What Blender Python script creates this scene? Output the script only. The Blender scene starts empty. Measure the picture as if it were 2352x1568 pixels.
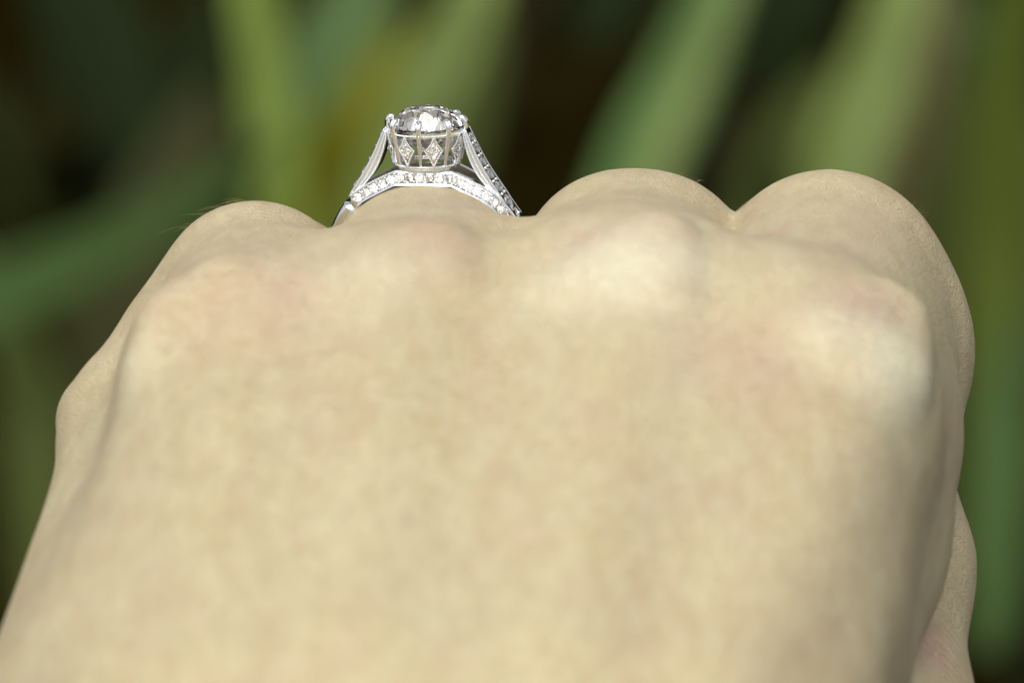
import bpy, bmesh, math, random
import numpy as np
from mathutils import Vector, Matrix

random.seed(7)
rng = np.random.default_rng(7)
MM = 0.001
R = math.radians
scene = bpy.context.scene
COL = scene.collection

# ------------------------------------------------------------------ camera
PITCH = R(25.0)                 # the camera looks down at the hand by 25 degrees
CAM_H = 1130.0                   # mm above the soil
K = 0.0391 / 500.0              # mm per (2352-wide) picture unit per mm of distance
FOCUS = 500.0
CAM = np.array([0.0, 0.0, CAM_H])
AX = np.array([1.0, 0.0, 0.0])
AF = np.array([0.0, math.cos(PITCH), -math.sin(PITCH)])
AU = np.array([0.0, math.sin(PITCH), math.cos(PITCH)])

cam_d = bpy.data.cameras.new('camera')
cam = bpy.data.objects.new('camera', cam_d)
COL.objects.link(cam)
cam.location = Vector(CAM * MM)
cam.rotation_euler = (R(90) - PITCH, 0, 0)
cam_d.sensor_width = 36.0
cam_d.lens = 36.0 / (2352 * K)
cam_d.clip_start = 0.005
cam_d.clip_end = 50.0
cam_d.dof.use_dof = True
cam_d.dof.focus_distance = FOCUS * MM
cam_d.dof.aperture_fstop = cam_d.lens / 7.3
scene.camera = cam

# ------------------------------------------------------------------ light
SUN_EL, SUN_AZ = R(59), R(-156)        # high, from behind the camera and the left (azimuth measured from +Y towards +X)
world = bpy.data.worlds.new('World')
scene.world = world
world.use_nodes = True
nt = world.node_tree
for n in list(nt.nodes):
    nt.nodes.remove(n)
sky = nt.nodes.new('ShaderNodeTexSky')
sky.sky_type = 'NISHITA'
sky.sun_disc = False
sky.sun_elevation = SUN_EL
sky.sun_rotation = SUN_AZ
sky.air_density = 1.0
sky.dust_density = 4.0
hsv = nt.nodes.new('ShaderNodeHueSaturation')
hsv.inputs['Saturation'].default_value = 0.2      # thin overcast: the blue is mostly veiled
bg = nt.nodes.new('ShaderNodeBackground')
bg.inputs['Strength'].default_value = 0.15
out = nt.nodes.new('ShaderNodeOutputWorld')
nt.links.new(sky.outputs[0], hsv.inputs['Color'])
nt.links.new(hsv.outputs[0], bg.inputs['Color'])
nt.links.new(bg.outputs[0], out.inputs[0])

sun_d = bpy.data.lights.new('sun', 'SUN')
sun_d.energy = 1.1
sun_d.angle = R(60)
sun_d.color = (1.0, 0.95, 0.86)
sun = bpy.data.objects.new('sun', sun_d)
COL.objects.link(sun)
to_sun = Vector((math.cos(SUN_EL) * math.sin(SUN_AZ), math.cos(SUN_EL) * math.cos(SUN_AZ), math.sin(SUN_EL)))
sun.rotation_euler = to_sun.to_track_quat('Z', 'Y').to_euler()
sun.location = to_sun * 3

vs = scene.view_settings
vs.view_transform = 'Standard'
vs.look = 'None'
vs.gamma = 1.0
vs.use_curve_mapping = False
vs.exposure = 0.10
scene.cycles.max_bounces = 16
scene.cycles.transmission_bounces = 14
scene.cycles.glossy_bounces = 8
scene.cycles.caustics_reflective = True
scene.cycles.caustics_refractive = True


# ------------------------------------------------------------------ helpers
def P(px, py, d):
    """picture unit + distance (mm) -> hand frame (right, up, away), mm"""
    return np.array([(px - 1176.0) * K * d, (784.0 - py) * K * d, d])


def to_world(p):
    p = np.asarray(p, float)
    return CAM + p[..., 0:1] * AX + p[..., 1:2] * AU + p[..., 2:3] * AF


def tag(o, label=None, cat=None, group=None, kind=None):
    if label: o['label'] = label
    if cat: o['category'] = cat
    if group: o['group'] = group
    if kind: o['kind'] = kind
    return o


def link(name, me, mat=None, parent=None):
    o = bpy.data.objects.new(name, me)
    COL.objects.link(o)
    if mat is not None and me is not None and not me.materials:
        me.materials.append(mat)
    if parent is not None:
        o.parent = parent
    return o


def mesh_from(name, verts, faces, smooth=True):
    me = bpy.data.meshes.new(name)
    me.from_pydata([tuple(v) for v in verts], [], faces)
    if smooth:
        me.polygons.foreach_set('use_smooth', [True] * len(me.polygons))
    me.update()
    return me


class MB:
    """collects shapes (mm) into one mesh"""
    def __init__(self):
        self.v, self.f = [], []

    def add(self, verts, faces):
        b = len(self.v)
        self.v += [tuple(x) for x in verts]
        self.f += [tuple(b + i for i in fc) for fc in faces]

    def sweep(self, path, sections, frames, closed=False):
        """path: points; sections: list of 2-D polygons (a, b); frames: list of (A, B) unit vectors"""
        n = len(sections[0])
        vs_ = []
        for p, s, (A, B) in zip(path, sections, frames):
            for a, b in s:
                vs_.append(p + A * a + B * b)
        fs = []
        m = len(path)
        for i in range(m if closed else m - 1):
            j = (i + 1) % m
            for k in range(n):
                l = (k + 1) % n
                fs.append((i * n + k, i * n + l, j * n + l, j * n + k))
        if not closed:
            fs.append(tuple(reversed(range(n))))
            fs.append(tuple((m - 1) * n + k for k in range(n)))
        self.add(vs_, fs)

    def ball(self, c, r, seg=8, rings=5, squash=1.0, axis=None):
        c = np.asarray(c, float)
        vs_, fs = [(0, 0, 1)], []
        for i in range(1, rings):
            t = math.pi * i / rings
            for k in range(seg):
                a = 2 * math.pi * k / seg
                vs_.append((math.sin(t) * math.cos(a), math.sin(t) * math.sin(a), math.cos(t)))
        vs_.append((0, 0, -1))
        for k in range(seg):
            fs.append((0, 1 + k, 1 + (k + 1) % seg))
            e = len(vs_) - 1
            b = 1 + (rings - 2) * seg
            fs.append((e, b + (k + 1) % seg, b + k))
        for i in range(rings - 2):
            for k in range(seg):
                a, b = 1 + i * seg + k, 1 + i * seg + (k + 1) % seg
                fs.append((a, a + seg, b + seg, b))
        self.add([c + r * np.array(v) for v in vs_], fs)

    def tube(self, path, rad, seg=8, closed=False):
        path = [np.asarray(p, float) for p in path]
        m = len(path)
        if not hasattr(rad, '__len__'):
            rad = [rad] * m
        frames = []
        prev = None
        for i in range(m):
            a = path[(i - 1) % m] if (closed or i > 0) else path[i]
            b = path[(i + 1) % m] if (closed or i < m - 1) else path[i]
            t = b - a
            t = t / (np.linalg.norm(t) + 1e-12)
            if prev is None:
                prev = np.array([0.0, 0, 1]) if abs(t[2]) < 0.9 else np.array([1.0, 0, 0])
            A = prev - t * prev.dot(t)
            A /= np.linalg.norm(A)
            prev = A
            frames.append((A, np.cross(t, A)))
        secs = [[(r * math.cos(2 * math.pi * k / seg), r * math.sin(2 * math.pi * k / seg)) for k in range(seg)] for r in rad]
        self.sweep(path, secs, frames, closed)

    def mesh(self, name, smooth=True, scale=MM):
        me = mesh_from(name, [(x * scale, y * scale, z * scale) for x, y, z in self.v], self.f, smooth)
        bm = bmesh.new()
        bm.from_mesh(me)
        bmesh.ops.recalc_face_normals(bm, faces=bm.faces)
        bm.to_mesh(me)
        bm.free()
        return me


def catmull(pts, n):
    """smooth curve through pts, n samples per span"""
    pts = [np.asarray(p, float) for p in pts]
    ext = [2 * pts[0] - pts[1]] + pts + [2 * pts[-1] - pts[-2]]
    res = []
    for i in range(1, len(ext) - 2):
        p0, p1, p2, p3 = ext[i - 1:i + 3]
        for k in range(n):
            t = k / n
            res.append(0.5 * (2 * p1 + (p2 - p0) * t + (2 * p0 - 5 * p1 + 4 * p2 - p3) * t * t + (3 * p1 - p0 - 3 * p2 + p3) * t ** 3))
    res.append(pts[-1])
    return res


# ------------------------------------------------------------------ materials
def new_mat(name):
    m = bpy.data.materials.new(name)
    m.use_nodes = True
    t = m.node_tree
    return m, t, t.nodes['Principled BSDF']


def N(t, typ, **kw):
    n = t.nodes.new(typ)
    for k, v in kw.items():
        if hasattr(n, k):
            setattr(n, k, v)
        else:
            n.inputs[k].default_value = v
    return n


def ramp(t, stops):
    n = t.nodes.new('ShaderNodeValToRGB')
    cr = n.color_ramp
    while len(cr.elements) > 1:
        cr.elements.remove(cr.elements[-1])
    cr.elements[0].position, cr.elements[0].color = stops[0][0], (*stops[0][1], 1)
    for p, c in stops[1:]:
        e = cr.elements.new(p)
        e.color = (*c, 1)
    return n


def mix(t, fac, a, b, mode='MIX'):
    n = t.nodes.new('ShaderNodeMix')
    n.data_type = 'RGBA'
    n.blend_type = mode
    for sock, val in ((n.inputs[0], fac), (n.inputs[6], a), (n.inputs[7], b)):
        if hasattr(val, 'is_linked') or isinstance(val, bpy.types.NodeSocket):
            t.links.new(val, sock)
        elif isinstance(val, tuple):
            sock.default_value = (*val, 1)
        else:
            sock.default_value = val
    return n.outputs[2]


def make_skin():
    m, t, b = new_mat('skin')
    L = t.links.new
    tc = N(t, 'ShaderNodeTexCoord')
    n1 = N(t, 'ShaderNodeTexNoise', Scale=85.0, Detail=2.0, Roughness=0.6)
    n2 = N(t, 'ShaderNodeTexNoise', Scale=150.0, Detail=2.0, Roughness=0.6)
    n3 = N(t, 'ShaderNodeTexNoise', Scale=520.0, Detail=2.0, Roughness=0.65)
    lg = N(t, 'ShaderNodeMapping')
    lg.inputs['Scale'].default_value = (1.0, 0.45, 1.0)        # patches run lengthwise along the hand
    L(tc.outputs['Object'], lg.inputs[0])
    for n in (n1, n2, n3):
        L(lg.outputs[0], n.inputs['Vector'])
    base = ramp(t, [(0.30, (0.605, 0.50, 0.305)), (0.5, (0.635, 0.54, 0.335)), (0.70, (0.64, 0.56, 0.35))])
    L(n1.outputs['Fac'], base.inputs[0])
    pink = ramp(t, [(0.45, (0, 0, 0)), (0.72, (0.3, 0.3, 0.3))])
    L(n2.outputs['Fac'], pink.inputs[0])
    c = mix(t, pink.outputs[0], base.outputs[0], (0.56, 0.40, 0.29))
    fine = ramp(t, [(0.35, (0.94, 0.91, 0.87)), (0.65, (1.03, 1.04, 1.04))])
    L(n3.outputs['Fac'], fine.inputs[0])
    c = mix(t, 1.0, c, fine.outputs[0], 'MULTIPLY')
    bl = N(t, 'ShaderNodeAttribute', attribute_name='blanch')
    fl = N(t, 'ShaderNodeAttribute', attribute_name='flush')
    c = mix(t, fl.outputs['Fac'], c, (0.60, 0.365, 0.29))
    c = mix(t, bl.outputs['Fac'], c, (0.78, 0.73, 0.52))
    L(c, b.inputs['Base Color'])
    b.inputs['Roughness'].default_value = 0.48
    b.inputs['IOR'].default_value = 1.4
    b.inputs['Specular IOR Level'].default_value = 0.42
    b.inputs['Subsurface Weight'].default_value = 0.22
    b.inputs['Subsurface Radius'].default_value = (1.0, 0.42, 0.2)
    b.inputs['Subsurface Scale'].default_value = 0.0016
    # relief: fine cells of the skin, and wrinkles that run across the fingers
    warp = N(t, 'ShaderNodeTexNoise', Scale=700.0, Detail=1.0)
    L(tc.outputs['Object'], warp.inputs['Vector'])
    wv = N(t, 'ShaderNodeVectorMath', operation='SCALE')
    L(warp.outputs['Color'], wv.inputs[0])
    wv.inputs['Scale'].default_value = 0.0009
    wa = N(t, 'ShaderNodeVectorMath', operation='ADD')
    L(tc.outputs['Object'], wa.inputs[0])
    L(wv.outputs[0], wa.inputs[1])
    vo = N(t, 'ShaderNodeTexVoronoi', feature='DISTANCE_TO_EDGE', Scale=2600.0)
    L(wa.outputs[0], vo.inputs['Vector'])
    vr = ramp(t, [(0.0, (0, 0, 0)), (0.25, (1, 1, 1))])
    L(vo.outputs['Distance'], vr.inputs[0])
    mp = N(t, 'ShaderNodeMapping')
    mp.inputs['Scale'].default_value = (1.0, 3.2, 3.2)
    L(wa.outputs[0], mp.inputs[0])
    vo2 = N(t, 'ShaderNodeTexVoronoi', feature='DISTANCE_TO_EDGE', Scale=900.0)
    L(mp.outputs[0], vo2.inputs['Vector'])
    vr2 = ramp(t, [(0.0, (0, 0, 0)), (0.16, (1, 1, 1))])
    L(vo2.outputs['Distance'], vr2.inputs[0])
    b1 = N(t, 'ShaderNodeBump', Strength=0.65, Distance=0.00012)
    L(vr.outputs[0], b1.inputs['Height'])
    b2 = N(t, 'ShaderNodeBump', Strength=0.4, Distance=0.00012)
    L(vr2.outputs[0], b2.inputs['Height'])
    L(b1.outputs[0], b2.inputs['Normal'])
    b3 = N(t, 'ShaderNodeBump', Strength=0.2, Distance=0.0003)
    L(n3.outputs['Fac'], b3.inputs['Height'])
    L(b2.outputs[0], b3.inputs['Normal'])
    # folds of loose skin near the joints
    wt = N(t, 'ShaderNodeTexWave', Scale=330.0, Distortion=5.0, Detail=2.0)
    wt.inputs['Detail Scale'].default_value = 1.6
    wt.bands_direction = 'Y'
    L(wa.outputs[0], wt.inputs['Vector'])
    ca = N(t, 'ShaderNodeAttribute', attribute_name='crease')
    cs_ = N(t, 'ShaderNodeMath', operation='MULTIPLY')
    L(ca.outputs['Fac'], cs_.inputs[0])
    L(wt.outputs['Fac'], cs_.inputs[1])
    b4 = N(t, 'ShaderNodeBump', Strength=0.7, Distance=0.00016)
    L(cs_.outputs[0], b4.inputs['Height'])
    L(b3.outputs[0], b4.inputs['Normal'])
    L(b4.outputs[0], b.inputs['Normal'])
    return m


def make_metal(name, col, rough):
    m, t, b = new_mat(name)
    b.inputs['Metallic'].default_value = 1.0
    tc = N(t, 'ShaderNodeTexCoord')
    n = N(t, 'ShaderNodeTexNoise', Scale=2600.0, Detail=3.0)
    t.links.new(tc.outputs['Object'], n.inputs['Vector'])
    r = ramp(t, [(0.3, (rough * 0.7,) * 3), (0.7, (rough * 1.4,) * 3)])
    t.links.new(n.outputs['Fac'], r.inputs[0])
    t.links.new(r.outputs[0], b.inputs['Roughness'])
    c = ramp(t, [(0.3, tuple(0.94 * x for x in col)), (0.7, col)])
    t.links.new(n.outputs['Fac'], c.inputs[0])
    t.links.new(c.outputs[0], b.inputs['Base Color'])
    bp = N(t, 'ShaderNodeBump', Strength=0.15, Distance=0.00003)
    t.links.new(n.outputs['Fac'], bp.inputs['Height'])
    t.links.new(bp.outputs[0], b.inputs['Normal'])
    return m


def make_diamond(name, col=(1, 1, 1)):
    m, t, b = new_mat(name)
    t.nodes.remove(b)
    g = N(t, 'ShaderNodeBsdfGlass', IOR=2.42, Roughness=0.0)
    g.inputs['Color'].default_value = (*col, 1)
    t.links.new(g.outputs[0], t.nodes['Material Output'].inputs[0])
    return m


def make_leaf(name, c1, c2, tip=None, stripe=0.25):
    """long-veined strap leaf; UV.x runs across, UV.y along the blade"""
    m, t, b = new_mat(name)
    L = t.links.new
    uv = N(t, 'ShaderNodeUVMap')
    mp = N(t, 'ShaderNodeMapping')
    mp.inputs['Scale'].default_value = (14.0, 1.2, 1.0)
    L(uv.outputs[0], mp.inputs[0])
    n = N(t, 'ShaderNodeTexNoise', Scale=2.0, Detail=4.0, Roughness=0.6)
    L(mp.outputs[0], n.inputs['Vector'])
    r = ramp(t, [(0.3, c1), (0.7, c2)])
    L(n.outputs['Fac'], r.inputs[0])
    c = r.outputs[0]
    if tip:
        sx = N(t, 'ShaderNodeSeparateXYZ')
        L(uv.outputs[0], sx.inputs[0])
        n2 = N(t, 'ShaderNodeTexNoise', Scale=5.0, Detail=2.0)
        L(uv.outputs[0], n2.inputs['Vector'])
        ad = N(t, 'ShaderNodeMath', operation='MULTIPLY_ADD')
        L(n2.outputs['Fac'], ad.inputs[0])
        ad.inputs[1].default_value = 0.3
        L(sx.outputs['Y'], ad.inputs[2])
        rr = ramp(t, [(tip[1], (0, 0, 0)), (tip[1] + 0.25, (1, 1, 1))])
        L(ad.outputs[0], rr.inputs[0])
        c = mix(t, rr.outputs[0], c, tip[0])
    L(c, b.inputs['Base Color'])
    b.inputs['Roughness'].default_value = 0.6
    b.inputs['Specular IOR Level'].default_value = 0.12
    tl = N(t, 'ShaderNodeBsdfTranslucent')
    L(c, tl.inputs['Color'])
    ms = N(t, 'ShaderNodeMixShader')
    ms.inputs[0].default_value = 0.3
    L(b.outputs[0], ms.inputs[1])
    L(tl.outputs[0], ms.inputs[2])
    L(ms.outputs[0], t.nodes['Material Output'].inputs[0])
    bp = N(t, 'ShaderNodeBump', Strength=0.4, Distance=0.0006)
    L(n.outputs['Fac'], bp.inputs['Height'])
    L(bp.outputs[0], b.inputs['Normal'])
    return m


def make_soil():
    m, t, b = new_mat('soil')
    tc = N(t, 'ShaderNodeTexCoord')
    n = N(t, 'ShaderNodeTexNoise', Scale=14.0, Detail=8.0, Roughness=0.65)
    t.links.new(tc.outputs['Object'], n.inputs['Vector'])
    r = ramp(t, [(0.3, (0.006, 0.0045, 0.0008)), (0.55, (0.014, 0.010, 0.002)), (0.75, (0.032, 0.022, 0.005))])
    t.links.new(n.outputs['Fac'], r.inputs[0])
    t.links.new(r.outputs[0], b.inputs['Base Color'])
    b.inputs['Roughness'].default_value = 0.95
    b.inputs['Specular IOR Level'].default_value = 0.0
    bp = N(t, 'ShaderNodeBump', Strength=0.8, Distance=0.02)
    t.links.new(n.outputs['Fac'], bp.inputs['Height'])
    t.links.new(bp.outputs[0], b.inputs['Normal'])
    return m


SKIN = make_skin()
PLAT = make_metal('platinum', (0.84, 0.86, 0.87), 0.15)
PLAT_POL = make_metal('platinum_polished', (0.87, 0.89, 0.91), 0.08)
DIAM = make_diamond('diamond', (1.0, 0.995, 0.98))
SOIL = make_soil()

# ------------------------------------------------------------------ setting: the soil
def ground():
    n, S = 90, 6.0
    xs = np.linspace(-S, S, n)
    ys = np.linspace(-S * 0.6, S * 1.4, n)
    v, f = [], []
    for j in range(n):
        for i in range(n):
            x, y = xs[i], ys[j]
            z = 0.010 * math.sin(x * 9.1 + 1.3 * math.sin(y * 7)) * math.cos(y * 8.3) + 0.006 * math.sin(x * 23 + y * 17)
            v.append((x, y, z - 0.012))
    for j in range(n - 1):
        for i in range(n - 1):
            a = j * n + i
            f.append((a, a + 1, a + n + 1, a + n))
    o = link('ground', mesh_from('ground', v, f), SOIL)
    tag(o, 'dark bare soil under the long green leaves', kind='structure')


ground()


# ------------------------------------------------------------------ the hand
def seg_dist(q, a, b, ra, rb):
    """round cone between a and b"""
    ab = b - a
    l2 = float(ab.dot(ab))
    t = np.clip(((q - a) @ ab.astype(np.float32)) / l2, 0, 1)
    d = q - a - t[:, None] * ab.astype(np.float32)
    return np.sqrt((d * d).sum(1)) - (ra + (rb - ra) * t)


def smin(a, b, k):
    h = np.maximum(k - np.abs(a - b), 0) / k
    return np.minimum(a, b) - h * h * k * 0.25


def chain(q, pts, k):
    d = None
    for (a, ra), (b, rb) in zip(pts[:-1], pts[1:]):
        s = seg_dist(q, a.astype(np.float32), b.astype(np.float32), ra, rb)
        d = s if d is None else smin(d, s, k)
    return d


def V(x, y, z):
    return np.array([x, y, z], float)


# knuckle (MCP) balls, proximal phalanges, curled rest: (point, radius) in the hand frame
MCP = dict(little=(P(565, 885, 467), 9.76), ring=(P(920, 830, 472), 10.97),
           middle=(P(1440, 812, 470), 11.61), index=(P(1822, 935, 465), 11.50))
MID = dict(little=(P(590, 682, 496), 7.99), ring=(P(988, 641, 500), 8.65),
           middle=(P(1460, 650, 500), 9.60), index=(P(1902, 652, 497), 9.74))


def finger(name, pip, pr, dip, dr, tipp, tr):
    return [MCP[name], MID[name], (pip, pr), (dip, dr), (tipp, tr)]


FINGERS = dict(
    little=finger('little', P(640, 690, 511), 7.55, P(640, 1140, 516), 6.50, P(680, 1150, 494), 6.31),
    ring=finger('ring', P(1015, 640, 517), 8.20, P(1020, 1200, 524), 7.11, P(1020, 1240, 498), 7.04),
    middle=finger('middle', P(1440, 640, 519), 8.53, P(1420, 1240, 526), 7.44, P(1400, 1290, 500), 7.30),
    index=finger('index', P(1850, 650, 517), 8.77, P(1800, 1230, 522), 7.53, P(1780, 1290, 498), 7.34),
)
BASE = dict(little=(P(400, 1850, 428), 13.38), ring=(P(790, 1800, 428), 14.05),
            middle=(P(1210, 1800, 428), 14.05), index=(P(1590, 1850, 430), 13.49))
# bones and tendons that show through the skin: (from, to, radius, how far it stands out, softness)
RIDGES = [
    ((1532, 545), (1542, 690), 2.9, 1.35, 1.3), ((1500, 530), (1330, 645), 3.0, 1.0, 2.0), ((1450, 630), (1440, 660), 6.0, 1.0, 3.0),
    ((2098, 730), (2095, 850), 3.0, 1.2, 1.4), ((2060, 690), (1890, 760), 3.0, 0.95, 2.0), ((2020, 830), (2010, 850), 5.5, 1.3, 2.4),
    ((1000, 560), (1030, 640), 3.2, 0.7, 2.2), ((990, 555), (840, 650), 3.6, 0.8, 2.6), ((930, 640), (900, 680), 6.0, 0.7, 4.0),
    ((325, 830), (372, 720), 3.0, 1.1, 2.0), ((372, 720), (500, 625), 3.0, 0.8, 2.2),
    ((1440, 780), (1290, 1450), 4.5, 0.15, 3.5), ((1960, 1000), (1680, 1550), 4.5, 0.14, 3.5), ((910, 780), (830, 1450), 4.5, 0.14, 3.5),
    ((520, 950), (480, 1500), 4.0, 0.12, 3.5)]
THUMB = [(P(1660, 2050, 450), 15.60), (P(1958, 1680, 484), 10.10), (P(1982, 1300, 495), 9.14), (P(1935, 1060, 499), 8.42),
         (P(1700, 1000, 512), 7.35)]


def sdf_plain(q):
    q = q.astype(np.float32)
    f = None
    for nm in ('little', 'ring', 'middle', 'index'):
        c = chain(q, FINGERS[nm], 2.0)
        if nm == 'index':
            c = smin(c, seg_dist(q, P(1975, 770, 500).astype(np.float32), P(1930, 800, 506).astype(np.float32), 8.8, 8.4), 3.0)
        if nm == 'little':
            c = smin(c, chain(q, [(P(570, 695, 496), 7.24), (P(448, 805, 493), 6.3), (P(405, 930, 490), 7.5)], 3.0), 3.0)
        if nm == 'middle':
            c = smin(c, seg_dist(q, P(1406, 612, 498).astype(np.float32), P(1512, 618, 498).astype(np.float32), 7.52, 7.52), 3.0)
        f = c if f is None else smin(f, c, 0.9)
    palm = None
    for nm in ('little', 'ring', 'middle', 'index'):
        s = seg_dist(q, MCP[nm][0].astype(np.float32), BASE[nm][0].astype(np.float32), MCP[nm][1], BASE[nm][1])
        palm = s if palm is None else smin(palm, s, 11.0)
    # flesh of the palm and the web
    for a, ra, b, rb in ((P(800, 1150, 478), 13.41, V(-12, -55, 440), 15), (P(1600, 1150, 478), 13.41, V(8, -55, 442), 15),
                         (P(560, 1000, 478), 9.28, P(1850, 1000, 480), 9.26)):
        palm = smin(palm, seg_dist(q, a.astype(np.float32), b.astype(np.float32), ra, rb), 6.0)
    d = smin(palm, f, 4.5)
    # webs of skin between the fingers
    for a, b, ra in ((P(720, 735, 487), P(850, 735, 487), 7.53), (P(1130, 690, 489), P(1330, 705, 489), 7.41), (P(1735, 765, 486), P(1880, 765, 486), 7.75)):
        d = smin(d, seg_dist(q, a.astype(np.float32), b.astype(np.float32), ra, ra), 3.0)
    # outer edge of the hand, a little fold of skin on it, and the muscle between thumb and index finger
    d = smin(d, seg_dist(q, P(326, 1060, 486).astype(np.float32), P(224, 1760, 443).astype(np.float32), 6.8, 10.9), 9.0)
    d = smin(d, seg_dist(q, P(208, 958, 491).astype(np.float32), P(320, 1010, 489).astype(np.float32), 2.9, 4.6), 2.2)
    d = smin(d, chain(q, [(P(1945, 880, 498), 7.8), (P(1935, 1040, 490), 8.9), (P(1880, 1280, 476), 9.52), (P(1770, 1600, 458), 9.80)], 4.0), 11.0)
    # wrist and forearm
    for s in (-1, 1):
        d = smin(d, chain(q, [(V(-3 + 11 * s, -46, 426), 13.5), (V(-5 + 9 * s, -65, 392), 15.0), (V(-8 + 11 * s, -95, 330), 19.0), (V(-12 + 14 * s, -125, 260), 22.0)], 6.0), 8.0)
    th = chain(q, THUMB, 4.0)
    d = smin(d, th, 1.4)
    return d


def on_skin(px, py):
    """first point of the hand seen at a picture position, and the outward normal there"""
    z = 380.0
    for _ in range(200):
        st = float(sdf_plain(P(px, py, z)[None, :])[0])
        if st < 0.01:
            break
        z += st * 0.8
    p = P(px, py, z)
    g = np.array([float((sdf_plain((p + e)[None, :]) - sdf_plain((p - e)[None, :]))[0]) for e in 0.3 * np.eye(3)])
    return p, g / np.linalg.norm(g)


FEATURES = []
for (a, b, rad, hgt, soft) in RIDGES:
    n = max(1, int(math.hypot(a[0] - b[0], a[1] - b[1]) / 180))
    pts = []
    for i in range(n + 1):
        t = i / n
        p, g = on_skin(a[0] + (b[0] - a[0]) * t, a[1] + (b[1] - a[1]) * t)
        fade = 1.0 if n < 3 else 0.35 + 0.65 * math.sin(math.pi * min(1, 0.15 + 0.85 * t))
        pts.append((p - g * (rad - hgt * fade), rad))
    FEATURES.append((pts, soft))


def sdf(q):
    q = q.astype(np.float32)
    d = sdf_plain(q)
    near = np.abs(d) < 6.0
    if near.any():
        qq, dd = q[near], d[near]
        for pts, k in FEATURES:
            dd = smin(dd, chain(qq, pts, 1.0), k)
        d[near] = dd
    return d


def surface_nets(lo, hi, h):
    n = np.ceil((hi - lo) / h).astype(int) + 1
    ax = [lo[i] + h * np.arange(n[i]) for i in range(3)]
    F = np.empty(tuple(n), np.float32)
    for i in range(n[0]):
        g = np.stack(np.meshgrid([ax[0][i]], ax[1], ax[2], indexing='ij'), -1).reshape(-1, 3)
        F[i] = sdf(g).reshape(n[1], n[2])
    ins = F < 0
    c = np.zeros(tuple(n - 1), int)
    for dx in (0, 1):
        for dy in (0, 1):
            for dz in (0, 1):
                c += ins[dx:n[0] - 1 + dx, dy:n[1] - 1 + dy, dz:n[2] - 1 + dz]
    act = (c > 0) & (c < 8)
    idx = -np.ones(act.shape, int)
    cells = np.argwhere(act)
    idx[act] = np.arange(len(cells))
    vs_ = lo + h * (cells + 0.5)
    faces = []
    I, J, Kk = cells.T
    for axis in range(3):
        o = [1, 1, 1]
        o[axis] = 0
        # an edge of the grid along `axis` whose ends differ is shared by four cells
        sl0 = [slice(1, n[a] - 1) for a in range(3)]
        sl1 = list(sl0)
        sl0[axis] = slice(0, n[axis] - 1)
        sl1[axis] = slice(1, n[axis])
        A, B = ins[tuple(sl0)], ins[tuple(sl1)]
        e = np.argwhere(A != B)
        flip = A[A != B]
        off = np.ones(3, int)
        off[axis] = 0
        e = e + off
        b, g = [(1, 2), (2, 0), (0, 1)][axis]
        def at(db, dg):
            cc = e.copy()
            cc[:, b] -= db
            cc[:, g] -= dg
            return idx[cc[:, 0], cc[:, 1], cc[:, 2]]
        q4 = np.stack([at(1, 1), at(0, 1), at(0, 0), at(1, 0)], 1)
        q4[~flip] = q4[~flip][:, ::-1]
        faces.append(q4[(q4 >= 0).all(1)])
    return vs_, np.concatenate(faces)


def project(v, it=3):
    e = 0.05
    for _ in range(it):
        d = sdf(v)
        g = np.stack([(sdf(v + e * np.eye(3)[i]) - sdf(v - e * np.eye(3)[i])) / (2 * e) for i in range(3)], 1)
        g2 = np.maximum((g * g).sum(1), 0.2)
        v = v - np.clip(d / g2, -0.8, 0.8)[:, None] * g
    return v


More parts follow.
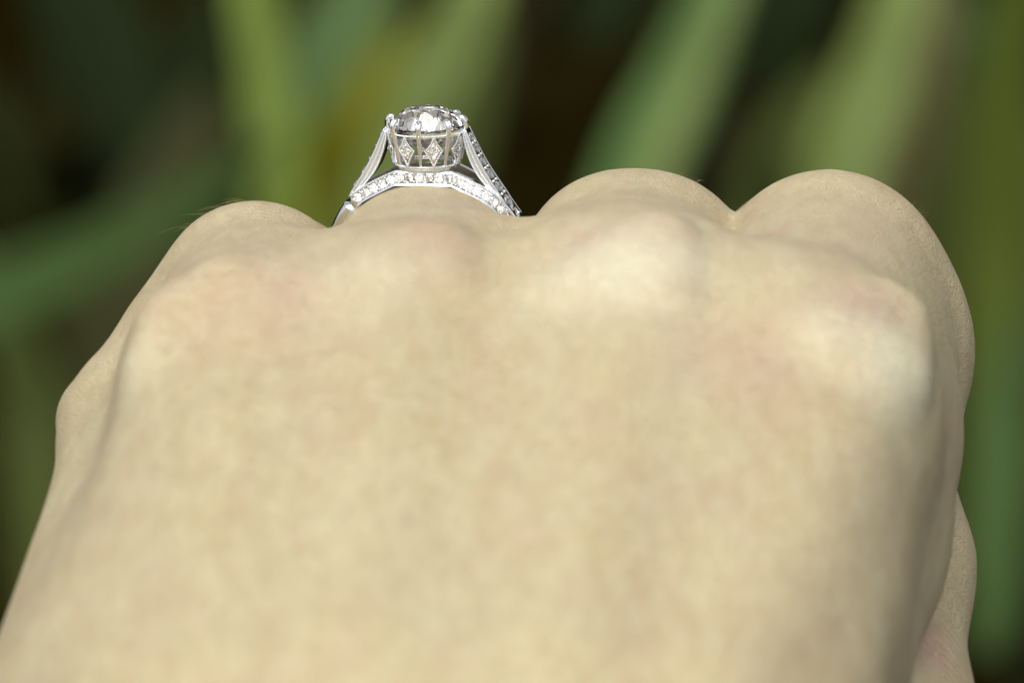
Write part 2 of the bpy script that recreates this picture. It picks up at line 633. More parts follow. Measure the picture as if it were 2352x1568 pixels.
def build_hand():
    v, f = surface_nets(np.array([-60.0, -156, 234]), np.array([60.0, 32, 544]), 1.15)
    v = project(v)
    w = to_world(v) * MM
    me = bpy.data.meshes.new('hand')
    me.vertices.add(len(w))
    me.vertices.foreach_set('co', w.astype(np.float32).ravel())
    me.loops.add(f.size)
    me.loops.foreach_set('vertex_index', f.astype(np.int32).ravel())
    me.polygons.add(len(f))
    me.polygons.foreach_set('loop_start', np.arange(0, f.size, 4, dtype=np.int32))
    me.polygons.foreach_set('use_smooth', np.ones(len(f), bool))
    me.update(calc_edges=True)
    me.validate()
    # skin colour that belongs to places: pale skin stretched over the knuckle bones, flushed skin around them
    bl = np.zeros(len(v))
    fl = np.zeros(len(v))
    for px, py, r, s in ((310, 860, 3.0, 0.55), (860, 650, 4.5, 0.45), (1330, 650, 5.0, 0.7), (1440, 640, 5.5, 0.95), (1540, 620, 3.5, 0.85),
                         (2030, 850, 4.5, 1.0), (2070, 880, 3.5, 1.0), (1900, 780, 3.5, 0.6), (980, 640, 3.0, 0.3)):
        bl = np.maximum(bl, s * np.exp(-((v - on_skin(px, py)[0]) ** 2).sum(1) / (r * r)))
    for px, py, r, s in ((1480, 555, 3.0, 0.5), (1990, 720, 3.4, 0.6), (1930, 700, 3.0, 0.4), (1000, 590, 4.0, 0.45), (600, 680, 8.0, 0.3),
                         (1720, 830, 7.0, 0.3), (1330, 560, 4.0, 0.35), (2120, 1470, 3.0, 0.7), (1780, 535, 2.0, 0.3)):
        fl = np.maximum(fl, s * np.exp(-((v - on_skin(px, py)[0]) ** 2).sum(1) / (r * r)))
    cr = np.zeros(len(v))
    for px, py, r, s in ((1990, 730, 5.0, 1.0), (1480, 560, 4.0, 0.7), (1850, 520, 6.0, 0.8), (2130, 600, 7.0, 0.7), (1700, 850, 6.0, 0.5), (2160, 1480, 7.0, 1.0),
                         (640, 510, 6.0, 0.5), (420, 620, 6.0, 0.5), (1480, 450, 7.0, 0.5), (500, 640, 5.0, 0.7)):
        cr = np.maximum(cr, s * np.exp(-((v - on_skin(px, py)[0]) ** 2).sum(1) / (r * r)))
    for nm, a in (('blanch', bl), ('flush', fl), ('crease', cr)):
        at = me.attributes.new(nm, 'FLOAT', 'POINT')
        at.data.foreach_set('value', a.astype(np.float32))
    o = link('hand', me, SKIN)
    ss = o.modifiers.new('smooth', 'SUBSURF')
    ss.levels = ss.render_levels = 1
    tag(o, 'pale clenched hand with soft skin, back and knuckles towards us', 'hand')
    return o


HAND = build_hand()

# ------------------------------------------------------------------ the ring
# local frame: x across the finger, y away along the finger, z up through the stone; origin on the finger's axis
RING_C = P(988, 619, 500)
ring = bpy.data.objects.new('diamond_ring', None)
COL.objects.link(ring)
ring.empty_display_size = 0.005
tag(ring, 'white metal ring with a round brilliant in an openwork crown on the ring finger', 'ring')
tilt, yaw, roll = R(13.0), R(-11.0), R(-1.2)
M = Matrix.Rotation(-PITCH, 4, 'X') @ Matrix.Rotation(tilt, 4, 'X') @ Matrix.Rotation(roll, 4, 'Y') @ Matrix.Rotation(yaw, 4, 'Z')
M.translation = Vector(to_world(RING_C) * MM)
ring.matrix_world = M

# --- stones
def brilliant(dia, table, crown, pav, culet=0.03, n=8):
    r = dia / 2
    rt = r * table
    v, f = [], []
    def ringv(rad, h, off, cnt):
        b = len(v)
        for k in range(cnt):
            a = 2 * math.pi * (k + off) / cnt
            v.append((rad * math.cos(a), rad * math.sin(a), h))
        return b
    h0 = 0.02 * r
    T = ringv(rt, crown, 0, n)
    rs = rt + 0.42 * (r - rt)
    x = rs * math.cos(math.pi / n)
    S = ringv(rs, h0 + (crown - h0) * (r - x) / (r - rt), 0.5, n)
    G = ringv(r, h0, 0, 2 * n)
    G2 = ringv(r, -h0, 0, 2 * n)
    rl = r * 0.5
    x = rl * math.cos(math.pi / n)
    Lw = ringv(rl, -h0 - (pav - h0) * (r - x) / (r - culet), 0.5, n)
    C = ringv(culet, -pav, 0, n)
    f.append(tuple(T + k for k in range(n)))
    f.append(tuple(C + k for k in reversed(range(n))))
    for k in range(n):
        k1 = (k + 1) % n
        f.append((T + k, S + k, T + k1))                       # star
        f.append((T + k, S + (k - 1) % n, G + 2 * k, S + k))   # kite
        f.append((S + k, G + 2 * k, G + 2 * k + 1))            # upper girdle
        f.append((S + k, G + 2 * k + 1, G + (2 * k1) % (2 * n)))
        f.append((C + k, Lw + k, G2 + 2 * k, Lw + (k - 1) % n))
        f.append((Lw + k, G2 + 2 * k + 1, G2 + 2 * k))
        f.append((Lw + k, G2 + (2 * k1) % (2 * n), G2 + 2 * k + 1))
        f.append((C + k, C + k1, Lw + k))
    for k in range(2 * n):
        k1 = (k + 1) % (2 * n)
        f.append((G + k, G2 + k, G2 + k1, G + k1))
    mb = MB()
    mb.add(v, f)
    return mb


W_GIRDLE, R_GIRDLE = 13.2, 3.35
cs = link('center_stone', brilliant(2 * R_GIRDLE, 0.55, 1.52, 2.45, 0.28).mesh('center_stone', smooth=False), DIAM, ring)
cs.location = Vector((0, 0, W_GIRDLE * MM))
cs.rotation_euler = (0, 0, R(9))
tag(cs, 'large round old cut brilliant')

PAVE = brilliant(0.95, 0.5, 0.20, 0.36, 0.04, 6).mesh('pave_stone', smooth=False)
PAVE.materials.append(DIAM)


def pave(parent, pos, normal, scale=1.0, spin=0.0):
    o = bpy.data.objects.new('pave_stone', PAVE)
    COL.objects.link(o)
    o.parent = parent
    q = Vector(normal).to_track_quat('Z', 'Y') @ Matrix.Rotation(spin, 3, 'Z').to_quaternion()
    o.matrix_local = Matrix.Translation(Vector(pos) * MM) @ q.to_matrix().to_4x4() @ Matrix.Diagonal((scale, scale, scale, 1))
    return o


def stuff_part(name, mb, parent, mat=PLAT):
    o = link(name, mb.mesh(name), mat, parent)
    o['kind'] = 'stuff'
    return o


def bead_row(mb, pts, r):
    """beads placed one against the next along a polyline"""
    pts = [np.asarray(p, float) for p in pts]
    acc = 0.0
    for a, b in zip(pts[:-1], pts[1:]):
        l = np.linalg.norm(b - a)
        t = acc
        while t < l:
            mb.ball(a + (b - a) * t / l, r, 6, 4)
            t += 1.75 * r
        acc = t - l


def polar(a, r, w):
    """a = 0 faces the viewer, positive to the right"""
    return np.array([r * math.sin(a), -r * math.cos(a), w])


# --- crown (head): base ring, seat ring, prongs, kites
def circle(r, w, n=64):
    return [polar(2 * math.pi * k / n, r, w) for k in range(n)]


mb = MB()
mb.tube(circle(2.75, 9.80), 0.17, 8, closed=True)
mb.tube(circle(2.72, 9.62), 0.16, 8, closed=True)
base_ring = link('base_ring', mb.mesh('base_ring'), PLAT, ring)
mb = MB()
bead_row(mb, circle(2.95, 9.84, 96) + [polar(0, 2.95, 9.84)], 0.085)
stuff_part('milgrain', mb, base_ring)

mb = MB()
n = 72
sec = [(-0.16, -0.22), (0.14, -0.22), (0.16, 0.2), (0.02, 0.26), (-0.16, 0.05)]
mb.sweep(circle(3.28, 12.78, n), [sec] * n, [(polar(2 * math.pi * k / n, 1, 0), np.array([0, 0, 1.0])) for k in range(n)], closed=True)
seat_ring = link('seat_ring', mb.mesh('seat_ring', smooth=False), PLAT, ring)
mb = MB()
bead_row(mb, circle(3.46, 12.74, 96) + [polar(0, 3.46, 12.74)], 0.085)
stuff_part('milgrain', mb, seat_ring)

PR0 = 0.0
prong_path = catmull([(2.72, 9.6), (2.95, 10.7), (3.2, 11.8), (3.44, 12.75), (3.56, 13.3), (3.5, 13.68), (3.26, 13.92), (2.98, 13.9)], 5)


def prong_mesh():
    mb = MB()
    m = len(prong_path)
    path, secs, frs = [], [], []
    for i, (r, w) in enumerate(prong_path):
        t = prong_path[min(i + 1, m - 1)] - prong_path[max(i - 1, 0)]
        t /= np.linalg.norm(t)
        nrm = np.array([t[1], -t[0]])            # outward from the head's axis
        u = i / (m - 1)
        hw = 0.14 + 0.13 * min(1, u * 1.5)
        if u > 0.85:
            hw *= 1 - 0.45 * ((u - 0.85) / 0.15) ** 2
        d = 0.16 + 0.05 * u
        s = [(-hw, -d), (-hw, 0.5 * d), (-0.78 * hw, 0.95 * d), (-0.5 * hw, 1.3 * d), (-0.25 * hw, 0.8 * d), (0, -0.3 * d),
             (0.25 * hw, 0.8 * d), (0.5 * hw, 1.3 * d), (0.78 * hw, 0.95 * d), (hw, 0.5 * d), (hw, -d)]
        path.append(np.array([0, -r, w]))
        secs.append(s)
        frs.append((np.array([1.0, 0, 0]), np.array([0, -nrm[0], nrm[1]])))
    mb.sweep(path, secs, frs)
    return mb.mesh('prong')


PRONG = prong_mesh()
PRONG.materials.append(PLAT_POL)
for k in range(8):
    o = bpy.data.objects.new('prong', PRONG)
    COL.objects.link(o)
    o.parent = ring
    o.rotation_euler = (0, 0, PR0 + 2 * math.pi * k / 8)

# kites: concave lozenges set between the prongs
def kite_outline(hw, top, bot, mid):
    pts = []
    corners = [(0, top), (hw, mid), (0, bot), (-hw, mid)]
    for i in range(4):
        a, b = np.array(corners[i], float), np.array(corners[(i + 1) % 4], float)
        for t in np.linspace(0, 1, 6)[:-1]:
            p = a + (b - a) * t
            c = np.array([0, mid])
            bow = 0.15 * math.sin(math.pi * t) * (1 if i in (0, 3) else 0.6)
            p = p + (c - p) * bow
            pts.append(p)
    return pts


KOUT = kite_outline(0.82, 12.72, 9.95, 11.42)


def kite_pt(p, off):
    r = 2.98 + (p[1] - 10.0) * 0.16 + off
    a = p[0] / r
    return polar(a, r, p[1])


def kite_mesh():
    mb = MB()
    n = len(KOUT)
    fr = [kite_pt(p, 0.12) for p in KOUT]
    bk = [kite_pt(p, -0.16) for p in KOUT]
    ins = [kite_pt(np.array([0, 11.4]) + (p - np.array([0, 11.4])) * 0.72, 0.12) for p in KOUT]
    rec = [kite_pt(np.array([0, 11.4]) + (p - np.array([0, 11.4])) * 0.66, -0.10) for p in KOUT]
    c = kite_pt(np.array([0, 11.4]), -0.10)
    cb = kite_pt(np.array([0, 11.4]), -0.16)
    v = fr + bk + ins + rec + [c, cb]
    f = []
    for i in range(n):
        j = (i + 1) % n
        f += [(i, j, n + j, n + i), (i, 2 * n + i, 2 * n + j, j), (2 * n + i, 3 * n + i, 3 * n + j, 2 * n + j),
              (3 * n + i, 4 * n, 3 * n + j), (n + i, n + j, 4 * n + 1)]
    mb.add(v, f)
    return mb.mesh('kite', smooth=False)


KITE = kite_mesh()
KITE.materials.append(PLAT)
mb = MB()
bead_row(mb, [kite_pt(p, 0.14) for p in KOUT + KOUT[:1]], 0.095)
for p in ((0.5, 11.42), (-0.5, 11.42), (0.24, 11.85), (-0.24, 11.85), (0.24, 10.98), (-0.24, 10.98)):
    mb.ball(kite_pt(p, 0.1), 0.10, 8, 5)
KMIL = mb.mesh('milgrain')
KMIL.materials.append(PLAT)
for k in range(8):
    o = bpy.data.objects.new('kite', KITE)
    COL.objects.link(o)
    o.parent = ring
    o.rotation_euler = (0, 0, PR0 + 2 * math.pi * (k + 0.5) / 8)
    g = bpy.data.objects.new('milgrain', KMIL)
    COL.objects.link(g)
    g.parent = o
    g['kind'] = 'stuff'
    pave(o, kite_pt((0, 11.42), 0.14), (0.1 * math.sin(k), -1, 0.25), 0.92, k)
    pave(o, kite_pt((0, 12.02), 0.10), (0.1, -1, 0.4), 0.42, k)
    pave(o, kite_pt((0, 10.80), 0.10), (-0.1, -1, 0.3), 0.42, k)

# --- bridges (front and back gallery) set with small stones
TOP = [(0, 9.42), (2.5, 9.40), (2.62, 9.38), (3.6, 8.92), (4.5, 8.48), (5.8, 7.75), (6.9, 6.95), (8.2, 5.2)]
BOT = [(0, 8.22), (2.5, 8.10), (2.62, 8.06), (3.5, 7.62), (4.3, 7.20), (5.2, 6.72), (6.05, 6.15), (7.25, 4.7)]


def bridge(side):
    tp = [(-u, w) for u, w in TOP[-2:0:-1]] + TOP      # the viewer's left end meets the band higher up
    bt = [(-u, w) for u, w in BOT[-2:0:-1]] + BOT
    def fine(pl):      # straight sides up to the corner of the plateau, smooth curves beyond
        pl = [np.array(p, float) for p in pl]
        i0 = min(i for i, p in enumerate(pl) if p[0] > -2.7)
        i1 = max(i for i, p in enumerate(pl) if p[0] < 2.7)
        return catmull(pl[:i0 + 1], 3)[:-1] + pl[i0:i1] + catmull(pl[i1:], 3)
    tp, bt = fine(tp), fine(bt)

    def yy(u, d):       # the front face follows the band: farther out in the middle, nearer in at the ends
        return side * -1.0 * (2.25 - 0.85 * (abs(u) / 7.9) ** 1.3 + d)
    def q(p, d):
        return np.array([p[0], yy(p[0], d), p[1]])
    mb = MB()
    n = len(tp)
    rows = []
    for a, b in zip(tp, bt):
        prof = [(a, -0.75), (a, -0.20), (a + (b - a) * 0.13, -0.13), (a + (b - a) * 0.15, -0.50), (a + (b - a) * 0.85, -0.30),
                (a + (b - a) * 0.87, 0.23), (b, 0.30), (b, -0.75)]
        rows.append([q(p, d) for p, d in prof])
    v = [p for r_ in rows for p in r_]
    m = 8
    f = []
    for i in range(n - 1):
        for k in range(m):
            l = (k + 1) % m
            f.append((i * m + k, i * m + l, (i + 1) * m + l, (i + 1) * m + k))
    f += [tuple(range(m)), tuple((n - 1) * m + k for k in range(m))]
    mb.add(v, f)
    o = link('bridge', mb.mesh('bridge', smooth=False), PLAT_POL, ring)
    # milgrain along the upper edge
    mb = MB()
    bead_row(mb, [q(p + np.array([0, -0.05]), -0.15) for p in tp], 0.075)
    for u in (2.56, -2.56):
        bead_row(mb, [q(np.array([u, w]), 0.03 - 0.4 * (w - 8.6)) for w in (9.2, 8.05)], 0.07)
    # stones along the middle line and their beads
    mid = [(a + b) / 2 for a, b in zip(tp, bt)]
    ls = [0]
    for a, b in zip(mid[:-1], mid[1:]):
        ls.append(ls[-1] + np.linalg.norm(b - a))
    def along(s):
        for i in range(len(mid) - 1):
            if s <= ls[i + 1] or i == len(mid) - 2:
                t = (s - ls[i]) / (ls[i + 1] - ls[i])
                p = mid[i] + (mid[i + 1] - mid[i]) * t
                wd = np.linalg.norm((tp[i] - bt[i]) * (1 - t) + (tp[i + 1] - bt[i + 1]) * t)
                tg = (mid[i + 1] - mid[i]) / np.linalg.norm(mid[i + 1] - mid[i])
                return p, wd, tg
    tot = ls[-1]
    cnt = 18
    for k in range(cnt):
        s = tot * (k + 0.5) / cnt
        p, wd, tg = along(s)
        sc = min(0.84, wd * 0.72)
        nrm = np.array([0.10 * p[0] / 7.9, -side, 0.28]) + rng.normal(0, 0.22, 3)
        pave(o, q(p, 0.03), nrm, sc, k * 0.7)
        s2 = tot * (k + 1.0) / cnt
        if k < cnt - 1:
            p, wd, tg = along(s2)
            nn = np.array([-tg[1], tg[0]])
            for e in (-0.25, 0.25):
                mb.ball(q(p + nn * e * wd, 0.0 - e * 0.45 * wd), 0.13, 8, 5)
    stuff_part('beads', mb, o)
    return o


bridge(1)
bridge(-1)

# --- shoulders: ribbed arms that rise from the band to the crown
ARM_O = [(-3.72, 13.0), (-3.98, 12.4), (-4.4, 11.45), (-4.95, 10.3), (-5.55, 9.2), (-6.3, 8.0), (-7.05, 6.85), (-7.95, 5.3)]
ARM_I = [(-3.45, 12.6), (-3.55, 11.9), (-3.78, 10.9), (-4.15, 9.9), (-4.7, 8.95), (-5.5, 7.95), (-6.4, 6.85), (-7.3, 5.3)]


def arm(sx):
    e = len(ARM_O) if sx > 0 else len(ARM_O) - 1
    po = catmull(ARM_O[:e], 4)
    pi_ = catmull(ARM_I[:e], 4)
    m = len(po)
    mb = MB()
    rib = MB()
    beads = MB()
    v, f = [], []
    ribs = {(sd, k): [] for sd in (-1, 1) for k in range(3)}
    for i in range(m):
        t = i / (m - 1)
        hv = 0.85 + 0.55 * t
        a, b = po[i], pi_[i]
        for (p, y) in ((a, -hv), (a, hv), (b, hv * 0.9), (b, -hv * 0.9)):
            v.append((sx * p[0] * -1, y, p[1]))
        for sd in (-1, 1):
            for k in range(3):
                w = 0.08 + 0.40 * k
                p = a + (b - a) * w
                ribs[(sd, k)].append(np.array([sx * -p[0], sd * (hv * (1 - 0.1 * w) + 0.02), p[1]]))
    for i in range(m - 1):
        for k in range(4):
            l = (k + 1) % 4
            f.append((i * 4 + k, i * 4 + l, i * 4 + 4 + l, i * 4 + 4 + k))
    f += [(0, 1, 2, 3), tuple((m - 1) * 4 + k for k in range(4))]
    mb.add(v, f)
    o = link('arm', mb.mesh('arm', smooth=False), PLAT_POL, ring)
    for key, pts in ribs.items():
        rib.tube(pts, [0.07 + 0.05 * math.sin(math.pi * min(1, (i + 2) / (m + 1))) for i in range(m)], 6)
        if sx > 0 and key[1] in (1, 2) or key[1] == 2:
            bead_row(beads, [p + np.array([0, key[0] * 0.07, 0]) for p in pts], 0.075)
    link('rib', rib.mesh('rib'), PLAT_POL, o)
    for i in range(5, m - 3, 4):
        a = po[i]
        tg = po[i + 1] - po[i - 1]
        nn = np.array([tg[1], -tg[0]])
        nn /= np.linalg.norm(nn)
        if nn[0] > 0:
            nn = -nn
        t = i / (m - 1)
        pave(o, (-sx * (a[0] + nn[0] * 0.02), 0, a[1] + nn[1] * 0.02), (-sx * nn[0], 0, nn[1]), 0.9 + 0.35 * t, i)
        for sd in (-1, 1):
            c = po[i + 2] if i + 2 < m else po[i]
            beads.ball((-sx * c[0], sd * (0.4 + 0.2 * t), c[1]), 0.16, 8, 5)
    stuff_part('beads', beads, o)
    return o


arm(-1)
arm(1)

# --- band
mb = MB()
path, secs, frs = [], [], []
nb = 220
A0, A1 = R(50), R(360 - 43.2)
for i in range(nb + 1):
    a = A0 + (A1 - A0) * i / nb
    e = min(a - A0, A1 - a)                      # angle from the collar
    th = 0.72 - 0.14 * min(1, e / 1.2)
    hv = 1.35 - 0.25 * min(1, e / 1.0)
    if R(4.2) < e < R(6.2):
        th *= 0.78
        hv *= 0.86
    if e < R(0.5):
        th *= 0.85
    rc = 8.35 + th
    d = np.array([math.sin(a), 0, math.cos(a)])
    path.append(d * rc)
    secs.append([(-0.97 * hv, -th), (-0.8 * hv, -1.04 * th), (0.8 * hv, -1.04 * th), (0.97 * hv, -th), (hv, -0.9 * th), (hv, 0.2 * th), (0.95 * hv, 0.5 * th), (0.75 * hv, 0.82 * th), (0.4 * hv, 1.0 * th), (0, 1.05 * th),
                 (-0.4 * hv, 1.0 * th), (-0.75 * hv, 0.82 * th), (-0.95 * hv, 0.5 * th), (-hv, 0.2 * th), (-hv, -0.9 * th)])
    frs.append((np.array([0, 1.0, 0]), d))
mb.sweep(path, secs, frs)
link('band', mb.mesh('band', smooth=True), PLAT_POL, ring)


# ------------------------------------------------------------------ strap leaves behind the hand
def leaf(name, pts, width, mat, label, fold=0.18, twist=0.0, cat='leaf', group='long leaves behind the hand', to_ground=True, face=None):
    """pts: (px, py, distance) from the tip down; then on to the soil"""
    w = [to_world(P(p[0], p[1], (p[2] + 300) * 2.8)) for p in pts]
    if to_ground:
        d = w[-1] - w[-2]
        d = d / np.linalg.norm(d)
        d[2] = min(d[2], -0.35)
        guard = 0
        while w[-1][2] > 0 and guard < 20:
            d = d * 0.7 + np.array([0, 0.05, -1.0]) * 0.3
            d /= np.linalg.norm(d)
            w.append(w[-1] + d * min(120.0, w[-1][2] / max(0.2, -d[2]) + 4))
            guard += 1
    width *= 1.7
    path = catmull(w, 6)
    m = len(path)
    L_ = np.cumsum([0] + [np.linalg.norm(b - a) for a, b in zip(path[:-1], path[1:])])
    L_ /= L_[-1]
    vs_, uvs, f = [], [], []
    nx = 9
    for i, p in enumerate(path):
        t = path[min(i + 1, m - 1)] - path[max(i - 1, 0)]
        t = t / np.linalg.norm(t)
        view = (CAM - p) if face is None else np.array(face, float)
        view = view / np.linalg.norm(view)
        a = np.cross(t, view)
        a /= np.linalg.norm(a)
        b = np.cross(a, t)
        tw = twist * (L_[i] - 0.4)
        A = a * math.cos(tw) + b * math.sin(tw)
        B = -a * math.sin(tw) + b * math.cos(tw)
        s = L_[i]
        hw = 0.5 * width * min(1.0, (s / 0.35) ** 0.6) * (1 - 0.35 * max(0, s - 0.5) / 0.5)
        hw = max(hw, 0.4)
        for sgn in (1, -1):
            for k in range(nx):
                x = -1 + 2 * k / (nx - 1)
                x *= sgn
                z = fold * hw * (abs(x) - 0.5) + sgn * (0.05 + 0.55 * (1 - x * x)) * min(1, hw / 3)
                vs_.append((p + A * x * hw + B * z) * MM)
                uvs.append((0.5 + 0.5 * x, 1 - s))
    c = 2 * nx
    for i in range(m - 1):
        for k in range(c):
            l = (k + 1) % c
            f.append((i * c + k, i * c + l, i * c + c + l, i * c + c + k))
    f += [tuple(reversed(range(c))), tuple((m - 1) * c + k for k in range(c))]
    me = mesh_from(name, vs_, f)
    uvl = me.uv_layers.new(name='UVMap')
    li = np.empty(len(me.loops), np.int32)
    me.loops.foreach_get('vertex_index', li)
    uvl.data.foreach_set('uv', np.array(uvs, np.float32)[li].ravel())
    o = link(name, me, mat)
    tag(o, label, cat, group)
    return o


G_LIGHT = make_leaf('leaf_light_green', (0.24, 0.33, 0.075), (0.38, 0.47, 0.15))
G_MID = make_leaf('leaf_mid_green', (0.14, 0.255, 0.075), (0.21, 0.35, 0.12))
G_DEEP = make_leaf('leaf_deep_green', (0.06, 0.115, 0.03), (0.10, 0.175, 0.052))
G_SHADE_GREEN = make_leaf('leaf_shade_green', (0.012, 0.022, 0.004), (0.02, 0.036, 0.008))  # green leaf with deep shade painted into its colour
G_OLIVE = make_leaf('leaf_olive', (0.085, 0.115, 0.012), (0.12, 0.155, 0.025))
G_RUST = make_leaf('leaf_rusty_tip', (0.16, 0.17, 0.006), (0.22, 0.22, 0.012), tip=((0.26, 0.095, 0.006), 1.0))
G_BROWN = make_leaf('leaf_brown_green', (0.05, 0.055, 0.018), (0.085, 0.085, 0.03))
G_SHADE = make_leaf('leaf_shade_brown', (0.016, 0.014, 0.003), (0.028, 0.022, 0.005))  # shade painted in as leaf colour: brownish dark for the gaps
G_MOSS = make_leaf('leaf_moss', (0.07, 0.092, 0.02), (0.115, 0.145, 0.036))
G_BRIGHT = make_leaf('leaf_bright_green', (0.25, 0.36, 0.06), (0.36, 0.47, 0.12))
G_SOFT = make_leaf('leaf_soft_green', (0.10, 0.18, 0.06), (0.16, 0.25, 0.09))
G_PALE = make_leaf('leaf_pale', (0.25, 0.33, 0.10), (0.36, 0.45, 0.17))
G_DRY = make_leaf('leaf_dry', (0.12, 0.11, 0.045), (0.18, 0.16, 0.07))

leaf('strap_leaf', [(540, -260, 520), (565, -40, 520), (615, 200, 525), (645, 430, 530)], 14, G_BRIGHT,
     'bright yellow-green upright leaf left of the ring, left arm of the V')
leaf('strap_leaf', [(960, -300, 600), (850, -60, 600), (745, 170, 600), (690, 420, 605)], 25, G_SOFT,
     'broad soft green leaf left of the ring, right arm of the V')
leaf('strap_leaf', [(930, 30, 520), (860, 170, 520), (800, 290, 520), (730, 420, 525)], 19, G_RUST,
     'olive leaf with an orange-brown tip just left of the diamond')
leaf('strap_leaf', [(1180, -320, 560), (1110, -60, 560), (1030, 110, 565), (930, 300, 570)], 19, G_LIGHT,
     'light green leaf rising out of the frame above the diamond')
leaf('strap_leaf', [(1780, -330, 540), (1660, -40, 540), (1560, 200, 545), (1450, 440, 550)], 19, G_MID,
     'slanting light green leaf above the middle finger')
leaf('strap_leaf', [(2140, -330, 560), (2080, -40, 560), (2010, 200, 565), (1930, 420, 570)], 20, G_LIGHT,
     'wide light green leaf above the index finger')
leaf('strap_leaf', [(2200, -330, 620), (2170, -40, 620), (2120, 180, 620), (2070, 430, 625)], 12, G_DRY,
     'beige dry leaf beside the wide light green leaf')
leaf('strap_leaf', [(650, 300, 470), (520, 410, 480), (260, 560, 490), (-40, 690, 500), (-400, 800, 510)], 17, G_DEEP,
     'deep green leaf leaning down to the left edge')
leaf('strap_leaf', [(150, -250, 680), (240, 0, 680), (310, 240, 680), (380, 480, 680)], 22, G_SHADE_GREEN,
     'green leaf at upper left, its deep shade painted into the colour')
leaf('strap_leaf', [(-60, 560, 520), (20, 760, 520), (80, 960, 520), (100, 1200, 520)], 18, G_MOSS,
     'short moss green leaf at the left edge beside the little finger')
leaf('strap_leaf', [(2420, -260, 560), (2340, -20, 560), (2310, 260, 565), (2290, 600, 570), (2270, 900, 570)], 18, G_OLIVE,
     'olive green leaf along the right edge')
leaf('strap_leaf', [(2150, -100, 640), (2260, 120, 640), (2350, 330, 640), (2450, 600, 640)], 15, G_DEEP,
     'deep green leaf crossing the upper right corner')
leaf('strap_leaf', [(2330, 700, 560), (2300, 1000, 560), (2290, 1300, 560), (2270, 1600, 560)], 15, G_DEEP,
     'deep green leaf low at the right edge beside the thumb')
leaf('strap_leaf', [(2230, 130, 640), (2190, 330, 640), (2160, 560, 640), (2150, 800, 640)], 20, G_MOSS,
     'dim moss green leaf behind the curve of the index finger')
leaf('strap_leaf', [(1900, 150, 700), (1850, 300, 700), (1780, 480, 700), (1700, 700, 700)], 26, G_MOSS,
     'dim moss green leaf in the gap between middle and index finger')
leaf('strap_leaf', [(2480, 300, 600), (2390, 560, 600), (2340, 800, 600), (2310, 1200, 600), (2300, 1500, 600)], 26, G_MOSS,
     'broad moss green leaf low along the right edge')
leaf('strap_leaf', [(1150, 20, 640), (1080, 180, 640), (1020, 330, 640), (960, 560, 640)], 24, G_MOSS,
     'dim moss green leaf just behind the diamond')
leaf('strap_leaf', [(470, 180, 620), (430, 330, 620), (370, 480, 620), (300, 640, 620)], 24, G_BROWN,
     'dull brown-green leaf behind the leaning leaf at left')
SHADE = [(120, -100, 60, 20, G_SHADE_GREEN), (330, -150, 25, 26, G_SHADE_GREEN), (460, 120, -20, 22, G_SHADE_GREEN), (30, 420, 40, 24, G_SHADE_GREEN), (900, -120, -60, 26, G_SHADE_GREEN),
         (1230, -160, -50, 18, G_SHADE), (1340, 150, -40, 20, G_SHADE), (1420, -60, -70, 22, G_SHADE_GREEN), (1700, -100, -80, 24, G_SHADE_GREEN), (1800, 230, -60, 26, G_SHADE_GREEN),
         (1880, -140, -60, 22, G_SHADE_GREEN), (1620, 180, -40, 24, G_SHADE), (2250, -100, 30, 24, G_SHADE_GREEN), (2120, 120, -40, 24, G_SHADE_GREEN), (2330, 520, -10, 26, G_SHADE_GREEN),
         (2260, 880, 10, 22, G_SHADE), (60, 900, 20, 22, G_SHADE), (2330, 1150, -10, 22, G_SHADE_GREEN)]
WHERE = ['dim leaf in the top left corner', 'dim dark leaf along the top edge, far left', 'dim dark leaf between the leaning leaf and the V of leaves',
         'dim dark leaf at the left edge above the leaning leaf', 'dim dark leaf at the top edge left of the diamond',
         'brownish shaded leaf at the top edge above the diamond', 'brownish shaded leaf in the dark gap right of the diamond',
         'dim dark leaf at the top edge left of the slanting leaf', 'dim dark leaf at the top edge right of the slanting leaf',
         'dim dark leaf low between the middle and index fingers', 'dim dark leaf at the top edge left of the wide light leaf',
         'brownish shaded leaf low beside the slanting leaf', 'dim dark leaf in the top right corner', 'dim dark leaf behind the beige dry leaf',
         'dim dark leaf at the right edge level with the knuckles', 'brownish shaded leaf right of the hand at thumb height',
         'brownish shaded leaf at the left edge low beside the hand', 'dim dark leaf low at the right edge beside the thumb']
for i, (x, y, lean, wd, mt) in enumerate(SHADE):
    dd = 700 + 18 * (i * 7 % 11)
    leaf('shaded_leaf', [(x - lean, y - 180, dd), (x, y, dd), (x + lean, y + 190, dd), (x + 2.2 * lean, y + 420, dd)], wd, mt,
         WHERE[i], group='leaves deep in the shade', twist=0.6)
leaf('narrow_leaf', [(585, -260, 500), (615, -20, 500), (645, 200, 505), (672, 440, 510)], 5, G_BRIGHT,  # highlight along the yellow-green leaf, built as a bright strip
     'highlight of the yellow-green leaf left of the ring, shaped as a narrow leaf', group='narrow pale leaves')
leaf('narrow_leaf', [(1150, -240, 540), (1085, -20, 540), (1040, 110, 545), (985, 260, 550)], 8, G_PALE,
     'narrow pale leaf above the diamond at the top edge', group='narrow pale leaves')
leaf('narrow_leaf', [(1760, -240, 520), (1680, -20, 520), (1600, 170, 525), (1500, 420, 530)], 8, G_PALE,
     'narrow pale leaf overlapping the slanting leaf over the middle finger', group='narrow pale leaves')
leaf('narrow_leaf', [(2130, -240, 540), (2085, -20, 540), (2040, 170, 545), (1970, 420, 550)], 9, G_PALE,
     'narrow pale leaf overlapping the wide leaf over the index finger', group='narrow pale leaves')
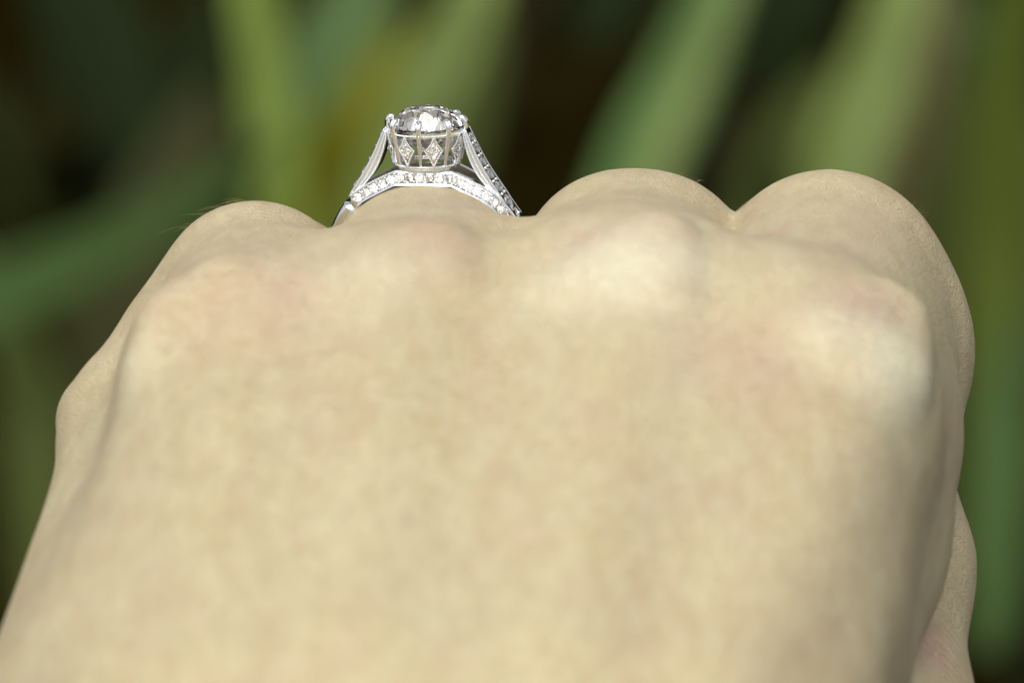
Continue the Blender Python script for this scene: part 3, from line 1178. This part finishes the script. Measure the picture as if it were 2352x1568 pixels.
leaf('narrow_leaf', [(2400, 800, 600), (2330, 960, 600), (2290, 1120, 600), (2270, 1400, 600)], 9, G_DRY,
     'narrow dry leaf right of the hand beside the thumb', group='narrow pale leaves')


# ------------------------------------------------------------------ low ground cover between the leaves
def ground_cover():
    v, f, uv = [], [], []
    for _ in range(1500):
        x, y = rng.uniform(-1.8, 1.8), rng.uniform(1.3, 4.6)
        h, a, w = rng.uniform(0.05, 0.16), rng.uniform(0, 2 * math.pi), rng.uniform(0.006, 0.013)
        lean = rng.uniform(0.2, 0.9) * h
        d = np.array([math.cos(a), math.sin(a), 0])
        sd = np.array([-d[1], d[0], 0]) * w
        b = len(v)
        for t, ww in ((0.0, 0.7), (0.45, 1.0), (0.8, 0.7), (1.0, 0.05)):
            c = np.array([x, y, -0.012]) + d * lean * t * t + np.array([0, 0, h * (t - 0.25 * t * t)])
            v += [c - sd * ww, c + np.array([0, 0, -0.3 * w * ww]), c + sd * ww]
        for i in range(3):
            o_ = b + 3 * i
            f += [(o_, o_ + 1, o_ + 4, o_ + 3), (o_ + 1, o_ + 2, o_ + 5, o_ + 4)]
    m, t, bs = new_mat('ground_cover')
    tc = N(t, 'ShaderNodeTexCoord')
    n = N(t, 'ShaderNodeTexNoise', Scale=9.0, Detail=3.0)
    t.links.new(tc.outputs['Object'], n.inputs['Vector'])
    c = ramp(t, [(0.35, (0.012, 0.010, 0.003)), (0.5, (0.020, 0.026, 0.006)), (0.68, (0.05, 0.065, 0.014))])
    t.links.new(n.outputs['Fac'], c.inputs[0])
    t.links.new(c.outputs[0], bs.inputs['Base Color'])
    bs.inputs['Roughness'].default_value = 0.8
    bs.inputs['Specular IOR Level'].default_value = 0.1
    o = link('ground_cover', mesh_from('ground_cover', v, f), m)
    tag(o, 'low dim leaves covering the soil behind the hand', 'ground cover', kind='stuff')


ground_cover()


# ------------------------------------------------------------------ fine hairs on the fingers
def hairs():
    mb = MB()
    spots = [(P(560, 488, 495), (-1.0, 0.25), 9, 2.6), (P(480, 522, 494), (-1.0, 0.2), 8, 3.4), (P(1560, 408, 498), (0.5, 0.5), 10, 1.6),
             (P(2095, 505, 497), (0.7, 0.7), 6, 1.8), (P(1990, 432, 497), (0.6, 0.8), 5, 1.2)]
    for c, (dx, dy), n_, ln in spots:
        for _ in range(n_):
            p0 = project((c + rng.normal(0, 1.1, 3) * (1, 0.4, 1))[None, :], 5)[0]
            l = ln * rng.uniform(0.3, 0.9)
            dr = np.array([dx, dy, rng.normal(0, 0.3)]) + rng.normal(0, 0.12, 3)
            pts = [p0 + dr * l * t + np.array([0, -0.35 * l * t * t, 0]) for t in np.linspace(0, 1, 6)]
            mb.tube([to_world(p) for p in pts], [0.009, 0.009, 0.008, 0.007, 0.005, 0.003], 4)
    m, t, b = new_mat('hair')
    n = N(t, 'ShaderNodeTexNoise', Scale=900.0)
    c = ramp(t, [(0.3, (0.34, 0.24, 0.10)), (0.7, (0.48, 0.36, 0.18))])
    t.links.new(n.outputs['Fac'], c.inputs[0])
    t.links.new(c.outputs[0], b.inputs['Base Color'])
    o = link('hair', mb.mesh('hair'), m, HAND)
    o['kind'] = 'stuff'
    tag(o, 'fine pale brown hairs on the backs of the fingers')


hairs()
